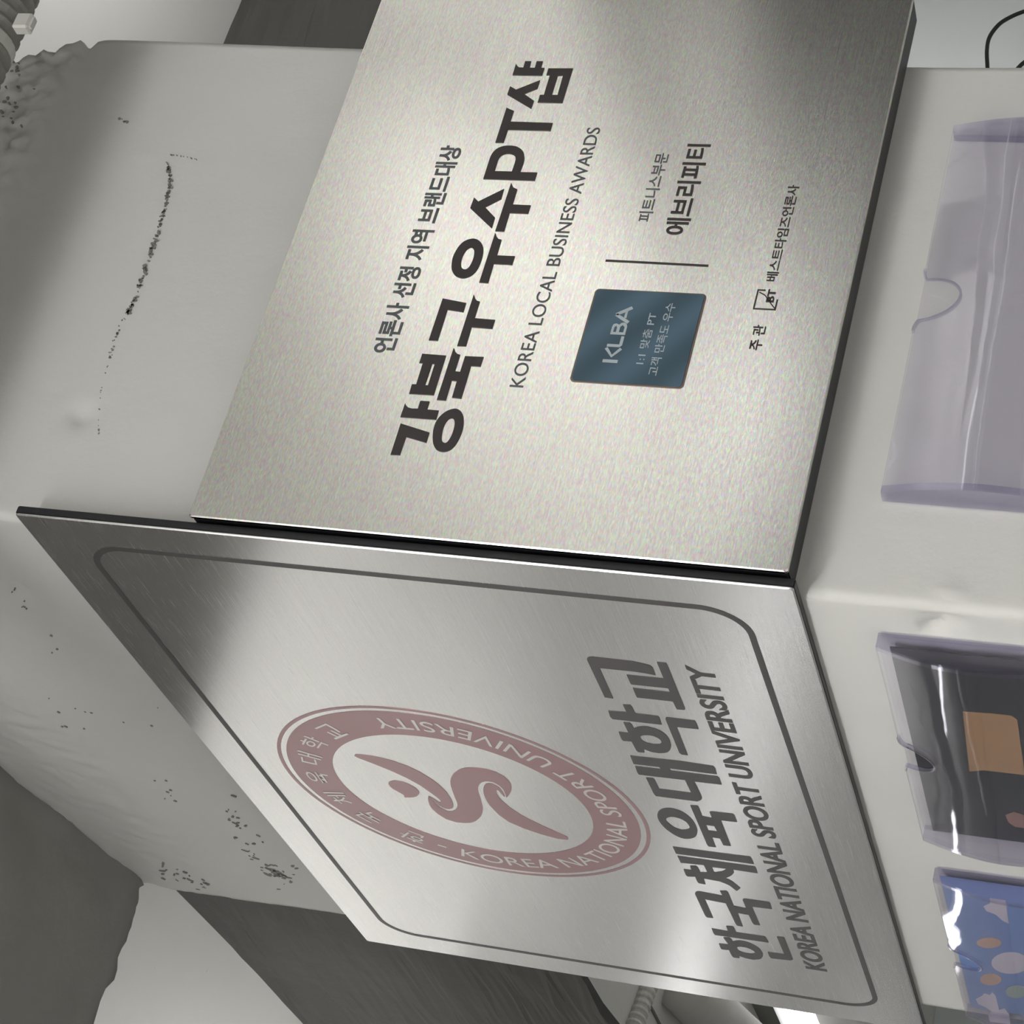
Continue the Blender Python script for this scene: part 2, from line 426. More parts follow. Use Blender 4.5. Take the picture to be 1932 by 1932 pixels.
crack = link('crack', bm, M['stain'], pillar); crack['label'] = 'dotted grey crack in the white paint above the award plaque'
bm = bmesh.new()
px_chips(FL, onL, [(430, 1520), (470, 1590), (500, 1620), (520, 1645), (560, 1650)], 46, 0.0022, 11, 2.2)
px_chips(FL, onL, [(500, 1637), (520, 1645), (540, 1653)], 26, 0.0032, 4, 1.8)
px_chips(FL, onL, [(300, 1640), (340, 1655), (390, 1670)], 26, 0.0024, 7, 1.8)
px_chips(FL, onL, [(330, 1515), (300, 1465)], 7, 0.0024, 5, 1.2)
px_chips(FL, onL, [(100, 1352), (170, 1355), (60, 1250), (140, 1215), (340, 1405)], 14, 0.0020, 22, 1.3)
px_chips(FL, onL, [(10, 1105), (30, 1122), (45, 1140), (48, 1152)], 7, 0.0014, 4, 1.5)
marks = link('paint_chips', bm, M['stain'], pillar); marks['label'] = 'small dark chips in the paint beside the university plaque'; marks['kind'] = 'stuff'

# ------------------------------------------------------------------ brushed faces
def face_plate(name, a0, a1, b0, b1, d0, d1, fr, m, parent):
    bm = bmesh.new(); uvl = bm.loops.layers.uv.new('brush')
    lp = rrect(a0, a1, b0, b1, 0.004, 3); ch = .0014
    am, bmid = (a0+a1)/2, (b0+b1)/2
    li = [(x+(ch if x < am else -ch), y+(ch if y < bmid else -ch)) for x, y in lp]
    v2, v1, v0 = ([bm.verts.new(fr(x, y, d)) for x, y in l] for l, d in ((li, d1), (lp, d1-ch), (lp, d0)))
    bm.faces.new(v2); bm.faces.new(v0[::-1])
    for p, q in ((v2, v1), (v1, v0)):
        for i in range(len(p)): bm.faces.new((p[i], p[(i+1) % len(p)], q[(i+1) % len(p)], q[i]))
    bmesh.ops.recalc_face_normals(bm, faces=bm.faces)
    inv = {}
    for f in bm.faces:
        for l in f.loops:
            v = l.vert.co; zz = (v.z-Z0)/S; aa = v.x/S if fr is FR else -v.y/S
            l[uvl].uv = (aa, zz)
    return link(name, bm, m, parent)

# ================================================================== award plaque (right face)
ZT, ZB, WR = 0.7543, 0.00786, 0.8671
award = thing('wall_plaque', W((WR/2, 0, ZB)), 'brushed steel award plaque with a blue badge, on the right face of the pillar', 'plaque')
slab('backing_board', (0.004, -TR+.004, ZB+.001), (WR-.002, -.0005, ZT-.001), M['black'], award, 0.0006)
face_plate('face_plate', 0.001, WR, ZB, ZT, TR-.0045, TR, FR, M['steelR'], award)

big = 'strong dark Korean and Latin heading line'
h = bmesh.new()
k1 = 8.782
SH = [
 ((720, 640, k1), [
  [[(318,1400),(795,1550),(742,1720),(408,1622),(305,1925),(150,1918)]],
  [[(392,1065),(410,1105),(440,1135),(500,1152),(603,1155),(640,1035),(655,1025),(797,1035),(757,1168),(948,1185),(905,1338),(312,1295)]],
  [['s',(1215,1155),(1300,1185),(1350,1260),(1362,1370),(1345,1500),(1290,1640),(1220,1760),(1130,1840),(1020,1870),(920,1840),(865,1760),(848,1650),(860,1500),(905,1370),(980,1270),(1090,1190)],
   ['s',(1165,1312),(1200,1335),(1212,1400),(1195,1500),(1150,1620),(1090,1705),(1045,1722),(1005,1690),(998,1620),(1015,1510),(1055,1400),(1110,1330)]],
  [[(675,245),(1070,275),(865,932),(457,908),(505,750),(575,752),(683,402),(625,398)],[(840,412),(882,415),(770,770),(722,765)]],
  [[(1195,148),(1210,165),(1225,215),(1260,250),(1305,262),(1218,535),(1302,545),(1385,285),(1693,298),(1640,458),(1485,448),(1322,988),(1168,972),(1248,698),(1165,690),(1065,1020),(915,1010)]]]),
 ((790, 440, k1), [
  [[(400,1085),(788,1160),(742,1312),(480,1272),(317,1785),(167,1778)]],
  [[(915,1018),(925,1040),(940,1090),(970,1125),(1015,1138),(928,1412),(1268,1440),(1220,1588),(880,1562),(785,1878),(638,1872)]],
  [['s',(885,95),(970,108),(1035,160),(1070,240),(1065,360),(1020,510),(960,620),(880,700),(790,740),(710,748),(620,715),(565,650),(545,570),(560,430),(610,310),(680,205),(770,130)],
   ['s',(865,240),(905,260),(922,310),(912,400),(880,490),(835,565),(790,600),(745,600),(712,570),(702,510),(715,430),(750,345),(800,275)]],
  [[(1268,0),(1280,15),(1292,60),(1325,100),(1375,112),(1298,372),(1597,385),(1550,530),(1245,512),(1152,830),(1003,822)]]]),
 ((860, 270, k1), [
  [[(305,905),(375,972),(802,762),(755,930),(487,1065),(652,1240),(597,1415),(240,1080)]],
  [[(920,658),(932,690),(955,740),(1020,770),(945,1022),(1245,1035),(1200,1175),(895,1162),(800,1470),(655,1462)]],
  [[(455,598),(560,270),(575,230),(600,180),(633,140),(670,105),(715,78),(760,62),(820,48),(880,45),(940,47),(1000,58),(1045,78),(1085,105),(1112,135),(1130,170),(1140,240),(1137,285),(1125,330),(1070,485),(1352,492),(1310,628)],
   [(645,468),(700,290),(718,252),(740,225),(768,203),(800,190),(835,181),(870,178),(905,181),(940,190),(967,205),(985,225),(992,250),(992,280),(975,345),(930,475)]]]),
 ((900, 100, 9.66), [
  [[(540,1003),(675,1060),(610,1255),(1383,1280),(1340,1425),(565,1402),(485,1640),(335,1638)]],
  [[(605,612),(715,672),(1152,500),(1105,650),(860,752),(1040,875),(990,1018),(553,760)]],
  [[(712,200),(735,240),(770,268),(845,270),(880,155),(990,155),(960,275),(1055,275),(1088,155),(1203,155),(1170,275),(1232,278),(1185,418),(648,408)]],
  [[(1305,285),(1752,285),(1557,915),(1105,908),(1150,768),(1220,768),(1330,408),(1265,408)],[(1475,420),(1570,412),(1470,768),(1365,770)]]]),
]
def traced_many(name, data, proj, fr, d, m, parent, th=0.0008):
    bm = bmesh.new()
    for (ox, oy, k), shapes in data:
        for sh in shapes:
            loops = []
            for l in sh:
                if l[0] == 's': l = smooth_loop(l[1:])
                loops.append([proj(ox+x/k, oy+y/k) for x, y in l])
            prism(bm, loops, fr, d-0.0004, d+th)
    return link(name, bm, m, parent)
h.free()
o = traced_many('lettering', SH, onR, FR, TR, M['ink'], award); o['label'] = 'large black heading 강북구 우수PT샵'
def RT(s, rect, m, off=0.0, label=None):
    o = text_rect('lettering', s, rect, FR, TR, M[m], award, off)
    if label: o['label'] = label
    return o
RT('언론사 선정 지역 브랜드대상', (.2585, .5940, .5578, .5880), 'ink2', .022, 'grey Korean line above the heading')
RT('KOREA LOCAL BUSINESS AWARDS', (.2206, .6306, .3762, .3940), 'ink2', -.002, 'thin grey line KOREA LOCAL BUSINESS AWARDS')
RT('피트니스부문', (.4806, .5909, .2745, .2925), 'ink2', .008, 'small grey Korean line above the shop name')
RT('에브리피티', (.4617, .6073, .2237, .2542), 'ink', .018, 'black Korean shop name')
RT('주 관', (.2955, .3316, .0967, .1125), 'ink', .012, 'small black Korean word at the lower left')
RT('베스트타임즈언론사', (.3974, .5460, .0975, .1118), 'ink', .010, 'small black Korean publisher name')
bm = bmesh.new(); prism(bm, [[(.4145, .1867), (.4175, .1867), (.4185, .3184), (.4155, .3184)]], FR, TR-.0004, TR+.0006)
link('divider_line', bm, M['ink'], award)
# publisher mark: open square with a sweeping arc and BT
bm = bmesh.new()
def stroke(bm, pts, w, fr, d, th=0.0006):
    P = [Vector(p) for p in pts]; Lf, Rt = [], []
    for i, p in enumerate(P):
        t = (P[min(i+1, len(P)-1)]-P[max(i-1, 0)]).normalized(); nrm = Vector((-t.y, t.x))
        Lf.append(tuple(p+nrm*w/2)); Rt.append(tuple(p-nrm*w/2))
    prism(bm, [Lf+Rt[::-1]], fr, d-0.0004, d+th)
a0, a1, b0, b1 = .3554, .3833, .0915, .1177
stroke(bm, [(a1, .1085), (a1, b1-.0009)], .0017, FR, TR); stroke(bm, [(a1+.0009, b1), (a0-.0009, b1)], .0017, FR, TR)
stroke(bm, [(a0, b1-.0009), (a0, b0+.0009)], .0017, FR, TR); stroke(bm, [(a0-.0009, b0), (.3705, b0)], .0017, FR, TR)
stroke(bm, [(.380, .1155), (.3765, .1085), (.370, .1025), (.363, .0975), (.3575, .0925)], .0012, FR, TR)
o = link('logo', bm, M['ink'], award); o['label'] = 'small open square mark with an arc and the letters BT'
lg = text_rect('letters', 'BT', (.3660, .3850, .0955, .1050), FR, TR, M['ink'], o, .03); 

# blue badge
bd = None
bm = bmesh.new(); prism(bm, [rrect(.2335, .3730, .1788, .3205, .006)], FR, TR-.001, TR+.0008)
bd = link('badge', bm, M['paleedge'], award); bd['label'] = 'blue square badge with rounded corners and pale letters'
bm = bmesh.new(); prism(bm, [rrect(.2355, .3710, .1812, .3180, .0045)], FR, TR, TR+.0018)
link('badge_face', bm, M['badge'], bd)
# K L B A heading of the badge drawn from its own strokes (the K stands apart from its bar, as printed)
bm = bmesh.new()
def bs(pts, w=.0042): stroke(bm, pts, w, FR, TR+.0019, .0005)
tb, bb = .2855, .2667
bs([(.2655, bb), (.2655, tb)]); bs([(.2845, tb), (.2728, .2761), (.2845, bb)], .0040)
bs([(.2885, tb), (.2885, bb+.003), (.2900, bb+.0019), (.2935, bb+.0019), (.3025, bb+.0019)], .0038)
prism(bm, [[(.3050, tb), (.3165, tb), (.3200, .2845), (.3212, .2810), (.3195, .2772), (.3222, .2750), (.3232, .2715), (.3212, .2682), (.3175, bb), (.3050, bb)],
           [(.3084, .2825), (.3155, .2825), (.3178, .2808), (.3155, .2790), (.3084, .2790)][::-1], [(.3084, .2752), (.3165, .2752), (.3193, .2727), (.3165, .2697), (.3084, .2697)][::-1]], FR, TR+.0015, TR+.0024)
bs([(.3235, bb), (.3345, tb-.001)], .0042); bs([(.3345, tb-.001), (.3460, bb)], .0042); bs([(.3300, .2722), (.3405, .2722)], .0032)
link('badge_letters', bm, M['pale'], bd)
text_rect('badge_letters', '1:1 맞춤 PT', (.2641, .3394, .2335, .2450), FR, TR+.0019, M['pale'], bd, 0.0, .0004)
text_rect('badge_letters', '고객 만족도 우수', (.2488, .3556, .2133, .2258), FR, TR+.0019, M['pale'], bd, 0.0, .0004)

# ================================================================== university plaque (left face)
OV, WL = 0.0357, 1.4160
uni = thing('wall_plaque', W((0, WL/2, 0)), 'brushed steel university plaque with a round maroon emblem, on the left face of the pillar', 'plaque')
slab('backing_board', (-TL+.0022, -OV, 0.0), (-.0003, WL-.002, 1.0), M['black'], uni, 0.0005)
face_plate('face_plate', -WL, OV-.0006, 0.0006, 1.0, TL-.0024, TL, FL, M['steelL'], uni)
# etched frame line
bm = bmesh.new(); prism(bm, [rrect(-1.3440, -.0230, .0630, .9355, .062, 14), rrect(-1.3345, -.0330, .0712, .9270, .053, 14)[::-1]], FL, TL-.0004, TL+.0005)
link('frame_line', bm, M['ink3'], uni)
SHL = [
 ((1100, 1230, 8.4), [
  [[(62,115),(68,95),(90,80),(150,75),(780,145),(930,178),(1060,212),(1105,250),(1125,290),(1150,365),(1000,335),(800,305),(262,250),(480,735),(345,715)]],
  [[(1170,158),(1310,170),(1335,200),(1620,900),(1610,915),(1490,905),(1475,885),(1430,790),(1410,778),(860,718),(845,700),(790,570),(1380,635),(1350,572),(765,510),(750,490),(690,360),(1280,420)]],
  [[(400,930),(690,952),(632,832),(750,838),(785,880),(830,970),(1190,1015),(1215,1045),(1250,1150),(470,1060),(430,1020)]],
  [[(565,1265),(722,1282),(640,1112),(740,1120),(775,1150),(808,1208),(860,1188),(940,1177),(1020,1180),(1150,1215),(1230,1250),(1290,1290),(1340,1340),(1375,1395),(1398,1480),(1390,1530),(1370,1560),(1340,1585),(1300,1595),(1200,1600),(1080,1580),(965,1535),(975,1590),(880,1585),(845,1555),(770,1415),(640,1405),(610,1375)],
   [(905,1340),(925,1325),(960,1315),(1050,1315),(1120,1328),(1180,1355),(1225,1385),(1245,1420),(1240,1445),(1210,1462),(1120,1462),(1000,1435),(955,1412),(925,1385)]],
  [[(1305,1055),(1315,1038),(1340,1035),(1760,1085),(1790,1110),(1832,1220),(1485,1185),(1662,1635),(1560,1620),(1525,1590)]]]),
 ((1180, 1410, 7.431), [
  [[(68,115),(740,188),(1230,260),(1262,295),(1283,375),(608,290),(640,325),(1290,405),(1320,435),(1350,520),(965,475),(1010,560),(1065,680),(1075,710),(1060,735),(1010,755),(430,680),(400,650),(290,425),(385,430),(412,455),(475,580),(925,638),(835,455),(190,378),(168,350),(135,260),(500,305),(475,272),(115,230)]],
  [['s',(600,850),(700,865),(800,905),(900,975),(970,1060),(1010,1160),(990,1240),(920,1275),(820,1275),(720,1240),(600,1165),(510,1080),(455,990),(455,915),(510,865)],
   ['s',(690,975),(780,1000),(860,1050),(900,1110),(880,1145),(800,1155),(720,1135),(640,1090),(575,1030),(580,990),(630,972)]],
  [[(910,812),(1000,815),(1025,830),(1080,965),(1215,990),(1180,905),(1215,898),(1500,930),(1530,950),(1568,1045),(1340,1020),(1480,1380),(1375,1370),(1325,1275),(1215,1258),(1270,1398),(1165,1385),(1145,1360)],
   [(1130,1085),(1245,1100),(1290,1180),(1165,1165)]]]),
 ((1260, 1590, 7.728), [
  [[(72,55),(700,140),(1195,200),(1225,230),(1257,308),(130,158),(115,145)]],
  [[(140,190),(1265,345),(1288,370),(1310,442),(935,385),(958,410),(965,430),(940,465),(895,492),(835,512),(880,530),(950,570),(1060,660),(1005,700),(900,620),(830,588),(760,560),(525,518),(550,605),(450,585),(425,555),(400,492),(290,488),(262,465),(230,385),(345,398),(325,335),(405,335),(440,360),(475,430),(580,432),(525,322),(190,288)],
   [(645,352),(865,378),(790,418),(690,430),(670,420)]],
  [[(395,740),(405,722),(420,712),(460,708),(800,772),(760,700),(850,700),(880,720),(965,920),(1145,955),(1090,830),(1105,818),(1130,815),(1470,862),(1495,885),(1520,965),(1228,928),(1345,1200),(1262,1190),(1235,1165),(1180,1050),(1020,1020),(1095,1220),(1015,1205),(990,1180),(845,880),(540,820),(662,1095),(575,1085),(545,1060)]],
  [[(640,1248),(880,1290),(850,1212),(945,1218),(970,1240),(1000,1305),(1400,1362),(1430,1378),(1470,1452),(690,1342),(665,1315)]],
  [[(745,1468),(885,1482),(810,1378),(900,1382),(925,1400),(950,1440),(1000,1428),(1050,1425),(1120,1436),(1180,1455),(1240,1480),(1300,1515),(1345,1550),(1375,1590),(1388,1620),(1388,1650),(1370,1678),(1340,1695),(1250,1702),(1140,1680),(1035,1645),(1048,1680),(960,1670),(935,1645),(890,1560),(790,1552),(770,1530)],
   [(1005,1530),(1025,1515),(1060,1512),(1150,1525),(1200,1545),(1250,1570),(1275,1595),(1260,1612),(1220,1618),(1130,1605),(1075,1590),(1030,1568)]],
  [[(1590,1370),(1670,1372),(1700,1385),(1825,1700),(1790,1712),(1510,1682),(1480,1650),(1455,1590),(1700,1625)]]]),
]
o = traced_many('lettering', SHL, onL, FL, TL, M['ink3'], uni, .0006); o['label'] = 'large charcoal heading 한국체육대학교'
o = text_rect('lettering', 'KOREA NATIONAL SPORT UNIVERSITY', (-1.1965, -.1793, .1318, .1668), FL, TL, M['ink3'], uni, .022)
o['label'] = 'narrow charcoal line KOREA NATIONAL SPORT UNIVERSITY'
# emblem
ECX, ECY = -.6845, .6030
em = thing('emblem', W((-TL, -ECX, ECY)), '', ''); del em['label'], em['category']
em.parent = uni; em.matrix_parent_inverse = uni.matrix_world.inverted()
bpy.context.view_layer.update()
em['label'] = 'round maroon emblem with a swirling figure inside a lettered ring'
bm = bmesh.new(); prism(bm, [circ(ECX, ECY, .2672), circ(ECX, ECY, .1966)], FL, TL-.0004, TL+.0004); link('emblem_ring', bm, M['maroon'], em)
bm = bmesh.new(); prism(bm, [circ(ECX, ECY, .2815), circ(ECX, ECY, .2755)], FL, TL-.0004, TL+.0004); link('outer_ring', bm, M['maroon'], em)
def ring_text(name, s, t0, t1, r0, r1, ccw, off):
    v, _ = text_data(s, off)
    x0, x1 = min(p[0] for p in v), max(p[0] for p in v); y0, y1 = min(p[1] for p in v), max(p[1] for p in v)
    def mp(x, y):
        t = math.radians(t0+(t1-t0)*(x-x0)/(x1-x0)); f = (y-y0)/(y1-y0)
        r = (r1+(r0-r1)*f) if ccw else (r0+(r1-r0)*f)
        return (ECX+r*math.cos(t), ECY+r*math.sin(t))
    bm = bmesh.new(); text_bm(bm, s, mp, FL, TL, TL+.0010, off); return link(name, bm, M['silver'], em)
ring_text('emblem_lettering', 'KOREA NATIONAL SPORT UNIVERSITY', 163.5, 376.5, .2165, .2480, True, .0)
for ch, t in zip('한국체육대학교', (143.9, 124.5, 107.5, 90, 73, 56.8, 40.2)):
    ring_text('emblem_lettering', ch, t+4.9, t-4.9, .2120, .2500, False, .0)
bm = bmesh.new(); stroke(bm, [(ECX+.229*math.cos(math.radians(t)), ECY+.229*math.sin(math.radians(t))) for t in (157.5, 154)], .004, FL, TL, .001); link('emblem_lettering', bm, M['silver'], em)
arm = [(150,205),(160,192),(180,185),(260,190),(400,205),(550,235),(750,290),(950,360),(1150,455),(1350,580),(1430,642),(1500,710),(1555,768),(1600,830),(1635,892),(1655,950),(1655,980),(1640,1003),(1590,1016),(1530,1008),(1480,985),(1430,952),(1390,920),(1330,865),(1283,818),(1370,865),(1435,910),(1465,918),(1455,880),(1390,825),(1300,760),(1150,655),(950,545),(700,430),(400,310),(200,235)]
drop = [(668,630),(672,612),(690,600),(730,587),(780,583),(880,600),(980,640),(1080,695),(1130,745),(1138,768),(1135,785),(1100,820),(1055,833),(1000,838),(915,838),(900,800),(840,765),(740,710),(690,670)]
Sb = [(808.4,1501.6),(807.5,1506),(808.4,1511.8),(811,1519),(815.2,1525.5),(826.4,1535.4),(842.5,1545.3),(861.2,1550.9),(876.2,1552.3),(885,1552.2),(891.8,1551),(897.5,1548.6),(902.1,1545.2),(907,1540.3),(909.9,1534.8),(911,1529),(910.9,1523.2),(907.3,1507.6),(902.1,1492.1),(902,1487),(902.8,1483),(905,1479),(908.6,1475.9),(914,1474),(920.2,1473.7),(930.6,1475.3),(942.2,1481.8),(950,1489.5),(954.5,1499.9),(955.2,1504.4),(958.5,1502),(961,1498.6),(964.5,1492.5),(965.5,1486.9),(964.6,1481),(961.6,1475.3),(957,1470),(951.3,1464.9),(935.8,1456.5),(917.6,1450.7),(906,1449),(894.3,1448.1),(885,1448),(876.2,1448.8),(868.5,1451),(862,1454.6),(856.5,1459),(852.9,1463.6),(850.4,1469),(849.7,1475.3),(850.6,1482),(852.9,1489.5),(858.1,1503.8),(861,1510),(863,1515.4),(863.3,1519),(862.6,1521.9),(860.8,1525.5),(858.1,1528.3),(853,1530.2),(847.8,1530.3),(843.8,1529.8),(837,1526.8),(830.1,1523),(819,1513),(814,1506.8)]
low = [(1795,1170),(1795,1182),(1780,1190),(1640,1175),(1400,1110),(1150,1025),(930,930),(780,825),(650,690),(610,630),(580,570),(562,520),(555,470),(558,430),(570,400),(590,380),(620,370),(655,370),(690,375),(760,410),(800,442),(830,480),(855,520),(872,563),(858,560),(800,497),(775,470),(758,462),(748,480),(755,520),(790,580),(860,650),(950,725),(1100,825),(1250,905),(1450,1000),(1650,1090),(1780,1150)]
traced_many('emblem_figure', [((650, 1400, 8.05), [[arm], [drop]]), ((0, 0, 1), [[Sb]]), ((840, 1430, 7.728), [[low]])], onL, FL, TL, M['maroon'], em, .0005)

# ================================================================== clear sign pockets below the plaques
def pocket(label, fr, a0, a1, b1, b0, notch, nd, group, tilt):
    base = thing('sign_holder', fr((a0+a1)/2, b0, 0), label, 'sign holder', group)
    d0 = .003
    def shape(a):                      # height of the upper edge with its thumb cut
        h_ = b1; u = abs(a-notch)
        if u < .030: h_ -= nd*math.sqrt(max(0, 1-(u/.030)**2))*0.92+nd*0.08
        elif u < .044: h_ -= nd*0.10*(1-(u-.030)/.014)**2
        return h_
    def depth(a, b):
        t = b1-b; return .018+tilt*(t*math.exp(-(t/.16)**2)) + .0008*noise.noise(Vector((a*9, b*12, 2)))
    bm = bmesh.new(); na, nbb = 150, 46
    cols_f, cols_b = [], []
    for i in range(na+1):
        a = a0+(a1-a0)*i/na; top = shape(a); cf, cb = [], []
        for j in range(nbb+1):
            t = (j/nbb)**1.6; b = top+(b0-top)*t
            q = depth(a, b); cf.append(bm.verts.new(fr(a, b, q+.004))); cb.append(bm.verts.new(fr(a, b, q)))
        cols_f.append(cf); cols_b.append(cb)
    for i in range(na):
        for j in range(nbb):
            bm.faces.new((cols_f[i][j], cols_f[i+1][j], cols_f[i+1][j+1], cols_f[i][j+1]))
            bm.faces.new((cols_b[i][j], cols_b[i][j+1], cols_b[i+1][j+1], cols_b[i+1][j]))
        bm.faces.new((cols_f[i][0], cols_b[i][0], cols_b[i+1][0], cols_f[i+1][0]))
    f = link('front_sheet', bm, M['sheet'], base, smooth=True)
    bm = bmesh.new(); prism(bm, [rrect(a0, a1, b0, b1+.001, .006, 4)], fr, d0, d0+.004); link('back_sheet', bm, M['sheet'], base)
    # polished rim of the thumb cut and of the upper edge
    bm = bmesh.new(); pts = []
    for i in range(121):
        a = notch-.046+.092*i/120; b = shape(a); pts.append((a, b))
    vs = []
    for (a, b) in pts:
        q = depth(a, b)
        vs.append([bm.verts.new(fr(a, b+x, q+y)) for x, y in ((.0014, -.001), (.0014, .005), (-.0014, .005), (-.0014, -.001))])
    for r0, r1 in zip(vs, vs[1:]):
        for k in range(4): bm.faces.new((r0[k], r0[(k+1) % 4], r1[(k+1) % 4], r1[k]))
    link('cut_rim', bm, M['rim'], base, smooth=True)
    for s, aa in ((-1, a0), (1, a1)):
        bm = bmesh.new()
        lo, hi = (aa-.002, aa+.0075) if s < 0 else (aa-.0075, aa+.002)
        n_ = 30; rr = []
        for j in range(n_+1):
            b = b1+(b0-b1)*j/n_; q = depth(aa, b)+.0035
            rr.append([bm.verts.new(fr(x, b, y)) for x, y in ((lo, d0), (hi, d0), (hi, q), (lo, q))])
        for r0, r1 in zip(rr, rr[1:]):
            for k in range(4): bm.faces.new((r0[k], r0[(k+1) % 4], r1[(k+1) % 4], r1[k]))
        bm.faces.new(rr[0]); bm.faces.new(rr[-1])
        link('side_strip', bm, M['rim'], base)
    bm = bmesh.new(); q = depth(a0, b0)
    prism(bm, [[(a0, b0-.004), (a1, b0-.004), (a1, b0+.004), (a0, b0+.004)]], fr, d0, q+.004); link('bottom_strip', bm, M['rim'], base)
    return base
pocket('empty clear acrylic pocket with a thumb cut below the award plaque', FR, .130, .668, -.0705, -.46, .399, .050, 'clear acrylic sign pockets', .28)
pocket('clear acrylic pocket holding a dark photo below the university plaque', FL, -.600, -.068, -.0800, -.47, -.342, .042, 'clear acrylic sign pockets', .28)
pocket('clear acrylic pocket holding the blue sky print, farthest left under the university plaque', FL, -1.282, -.737, -.0795, -.47, -1.022, .046, 'clear acrylic sign pockets', .28)

# printed cards standing inside the two filled pockets
def card(name, fr, a0, a1, b0, b1, d, m, label):
    bm = bmesh.new(); prism(bm, [[(a0, b0), (a1, b0), (a1, b1), (a0, b1)]], fr, d, d+.0015)
    return tag(link(name, bm, m), label, 'card')
cA = card('photo_card', FL, -.592, -.086, -.462, -.092, .0085, M['night'], 'dark photo print with tan patch in the middle acrylic pocket')
def printed(name, polys, m, parent, d=.0101):
    bm = bmesh.new()
    for p in polys: prism(bm, [[onL(x, y, d) for x, y in p]], FL, d-.0004, d+.0004)
    return link(name, bm, m, parent)
k = 4.39
cv = lambda pts: [(1640+x/k, 1200+y/k) for x, y in pts]
printed('printed_patch', [cv([(775,625),(1000,640),(1180,660),(1225,690),(1290,1150),(950,1110),(830,1120)])], M['tan'], cA)
printed('printed_patch', [cv([(1130,1480),(1200,1455),(1300,1490),(1300,1590),(1210,1580),(1150,1540)])], M['rose'], cA)
cB = card('photo_card', FL, -1.268, -.748, -.462, -.086, .0085, M['sky'], 'blue sky print with pale clouds in the farthest left acrylic pocket')
k6 = 6.44
cw = lambda pts: [(1700+x/k6, 1632+y/k6) for x, y in pts]
printed('printed_cloud', [cw([(1080,400),(1270,430),(1310,710),(1240,680),(1150,600),(1040,560),(1000,500),(1080,465)])], M['cloud'], cB)
printed('printed_cloud', [cw([(910,1630),(990,1590),(1010,1560),(1080,1580),(1110,1545),(1150,1590),(1190,1760),(1260,1740),(1310,1810),(1330,1932),(1080,1900),(1060,1820),(1100,1780),(1020,1720),(940,1690)])], M['cloud'], cB)
el = lambda cx, cy, rx, ry: [(cx+rx*math.cos(t*math.pi/12), cy+ry*math.sin(t*math.pi/12)) for t in range(24)]
printed('printed_patch', [cw(el(1070, 945, 150, 62)), cw(el(1090, 1390, 130, 70))], M['peach'], cB)
printed('printed_patch', [cw(el(1330, 1190, 230, 130))], M['cloud'], cB, .0104)
printed('printed_patch', [cw(el(1400, 1540, 130, 75))], M['sage'], cB)

# ================================================================== hoses, conduit, duct, cable, lamps
P0, P1 = hit(-6, 0, 1, -.20), hit(-66, 130, 1, -.20)
dv = (P0-P1).normalized()
hose = thing('corrugated_hose', W(P1-dv*2.2), 'dark grey corrugated hose crossing in front of the pillar top', 'hose')
bm = bmesh.new(); tube(bm, [P1-dv*2.2, P0+dv*2.5], .050, 24, (.0045, .020), .005); link('hose_body', bm, M['hose'], hose, smooth=False)
off = Vector((0, -.02, .115)); h2 = thing('corrugated_hose', W(P1+off-dv*2.2), 'second hose, unseen, added above the first to shade the pillar top', 'hose')
bm = bmesh.new(); tube(bm, [P1+off-dv*2.2, P0+off+dv*2.5], .050, 16, (.0045, .020), .01); link('hose_body', bm, M['hose'], h2)  # added out of view to shade the upper pillar face
bm = bmesh.new(); c0 = hit(20, 36, 1, -.25)
q0 = P1+dv*((c0-P1).dot(dv))
for i in range(1):
    tube(bm, [q0-dv*.009, q0+dv*.009], .0535, 28)
ts = link('tie_strap', bm, M['strap'], hose); ts['label'] = 'pale cable tie around the hose'
bm = bmesh.new(); c1 = hit(44, 42, 1, -.25); box(bm, (c1.x-.013, c1.y-.006, c1.z-.013), (c1.x+.013, c1.y+.012, c1.z+.012)); bmesh.ops.bevel(bm, geom=bm.edges[:], offset=.001, segments=1, affect='EDGES')
c2 = hit(60, 40, 1, -.25); box(bm, (c2.x-.012, c2.y-.003, c2.z-.004), (c2.x+.005, c2.y+.003, c2.z+.004))
link('tie_head', bm, M['strap'], ts)

def onC(px, py, z=CZ-.03): return hit(px, py, 2, z)
a, b = onC(1222, 1864), onC(1197, 1932); dd = (b-a).normalized()
bm = bmesh.new(); tube(bm, [a-dd*1.2, b+dd*2.0], .050, 16, (.007, .045), .011)
tag(link('corrugated_conduit', bm, M['hosew'], smooth=False), 'thin white corrugated conduit on the ceiling behind the left edge of the university plaque', 'conduit')
dct = [onC(1290, 1855, CZ-.10), onC(1318, 1885, CZ-.10), onC(1338, 1908, CZ-.10), onC(1372, 1940, CZ-.10), onC(1425, 1985, CZ-.10)]
bm = bmesh.new(); tube(bm, catmull(dct, 8), .16, 28)
tag(link('round_duct', bm, M['ceil'], smooth=True), 'curved white duct on the ceiling between the white conduit and the lit lamp', 'duct')
bm = bmesh.new()
pts = catmull([onC(1217, 1880, CZ-.004), onC(1226, 1897, CZ-.004), onC(1234, 1912, CZ-.004), onC(1248, 1940, CZ-.004)], 6)
tube(bm, pts, .010, 6)  # dark crack line in the ceiling, drawn as a thin tube
tag(link('crack_line', bm, M['stain'], smooth=True), 'thin dark crack in the ceiling beside the white conduit', 'cable')

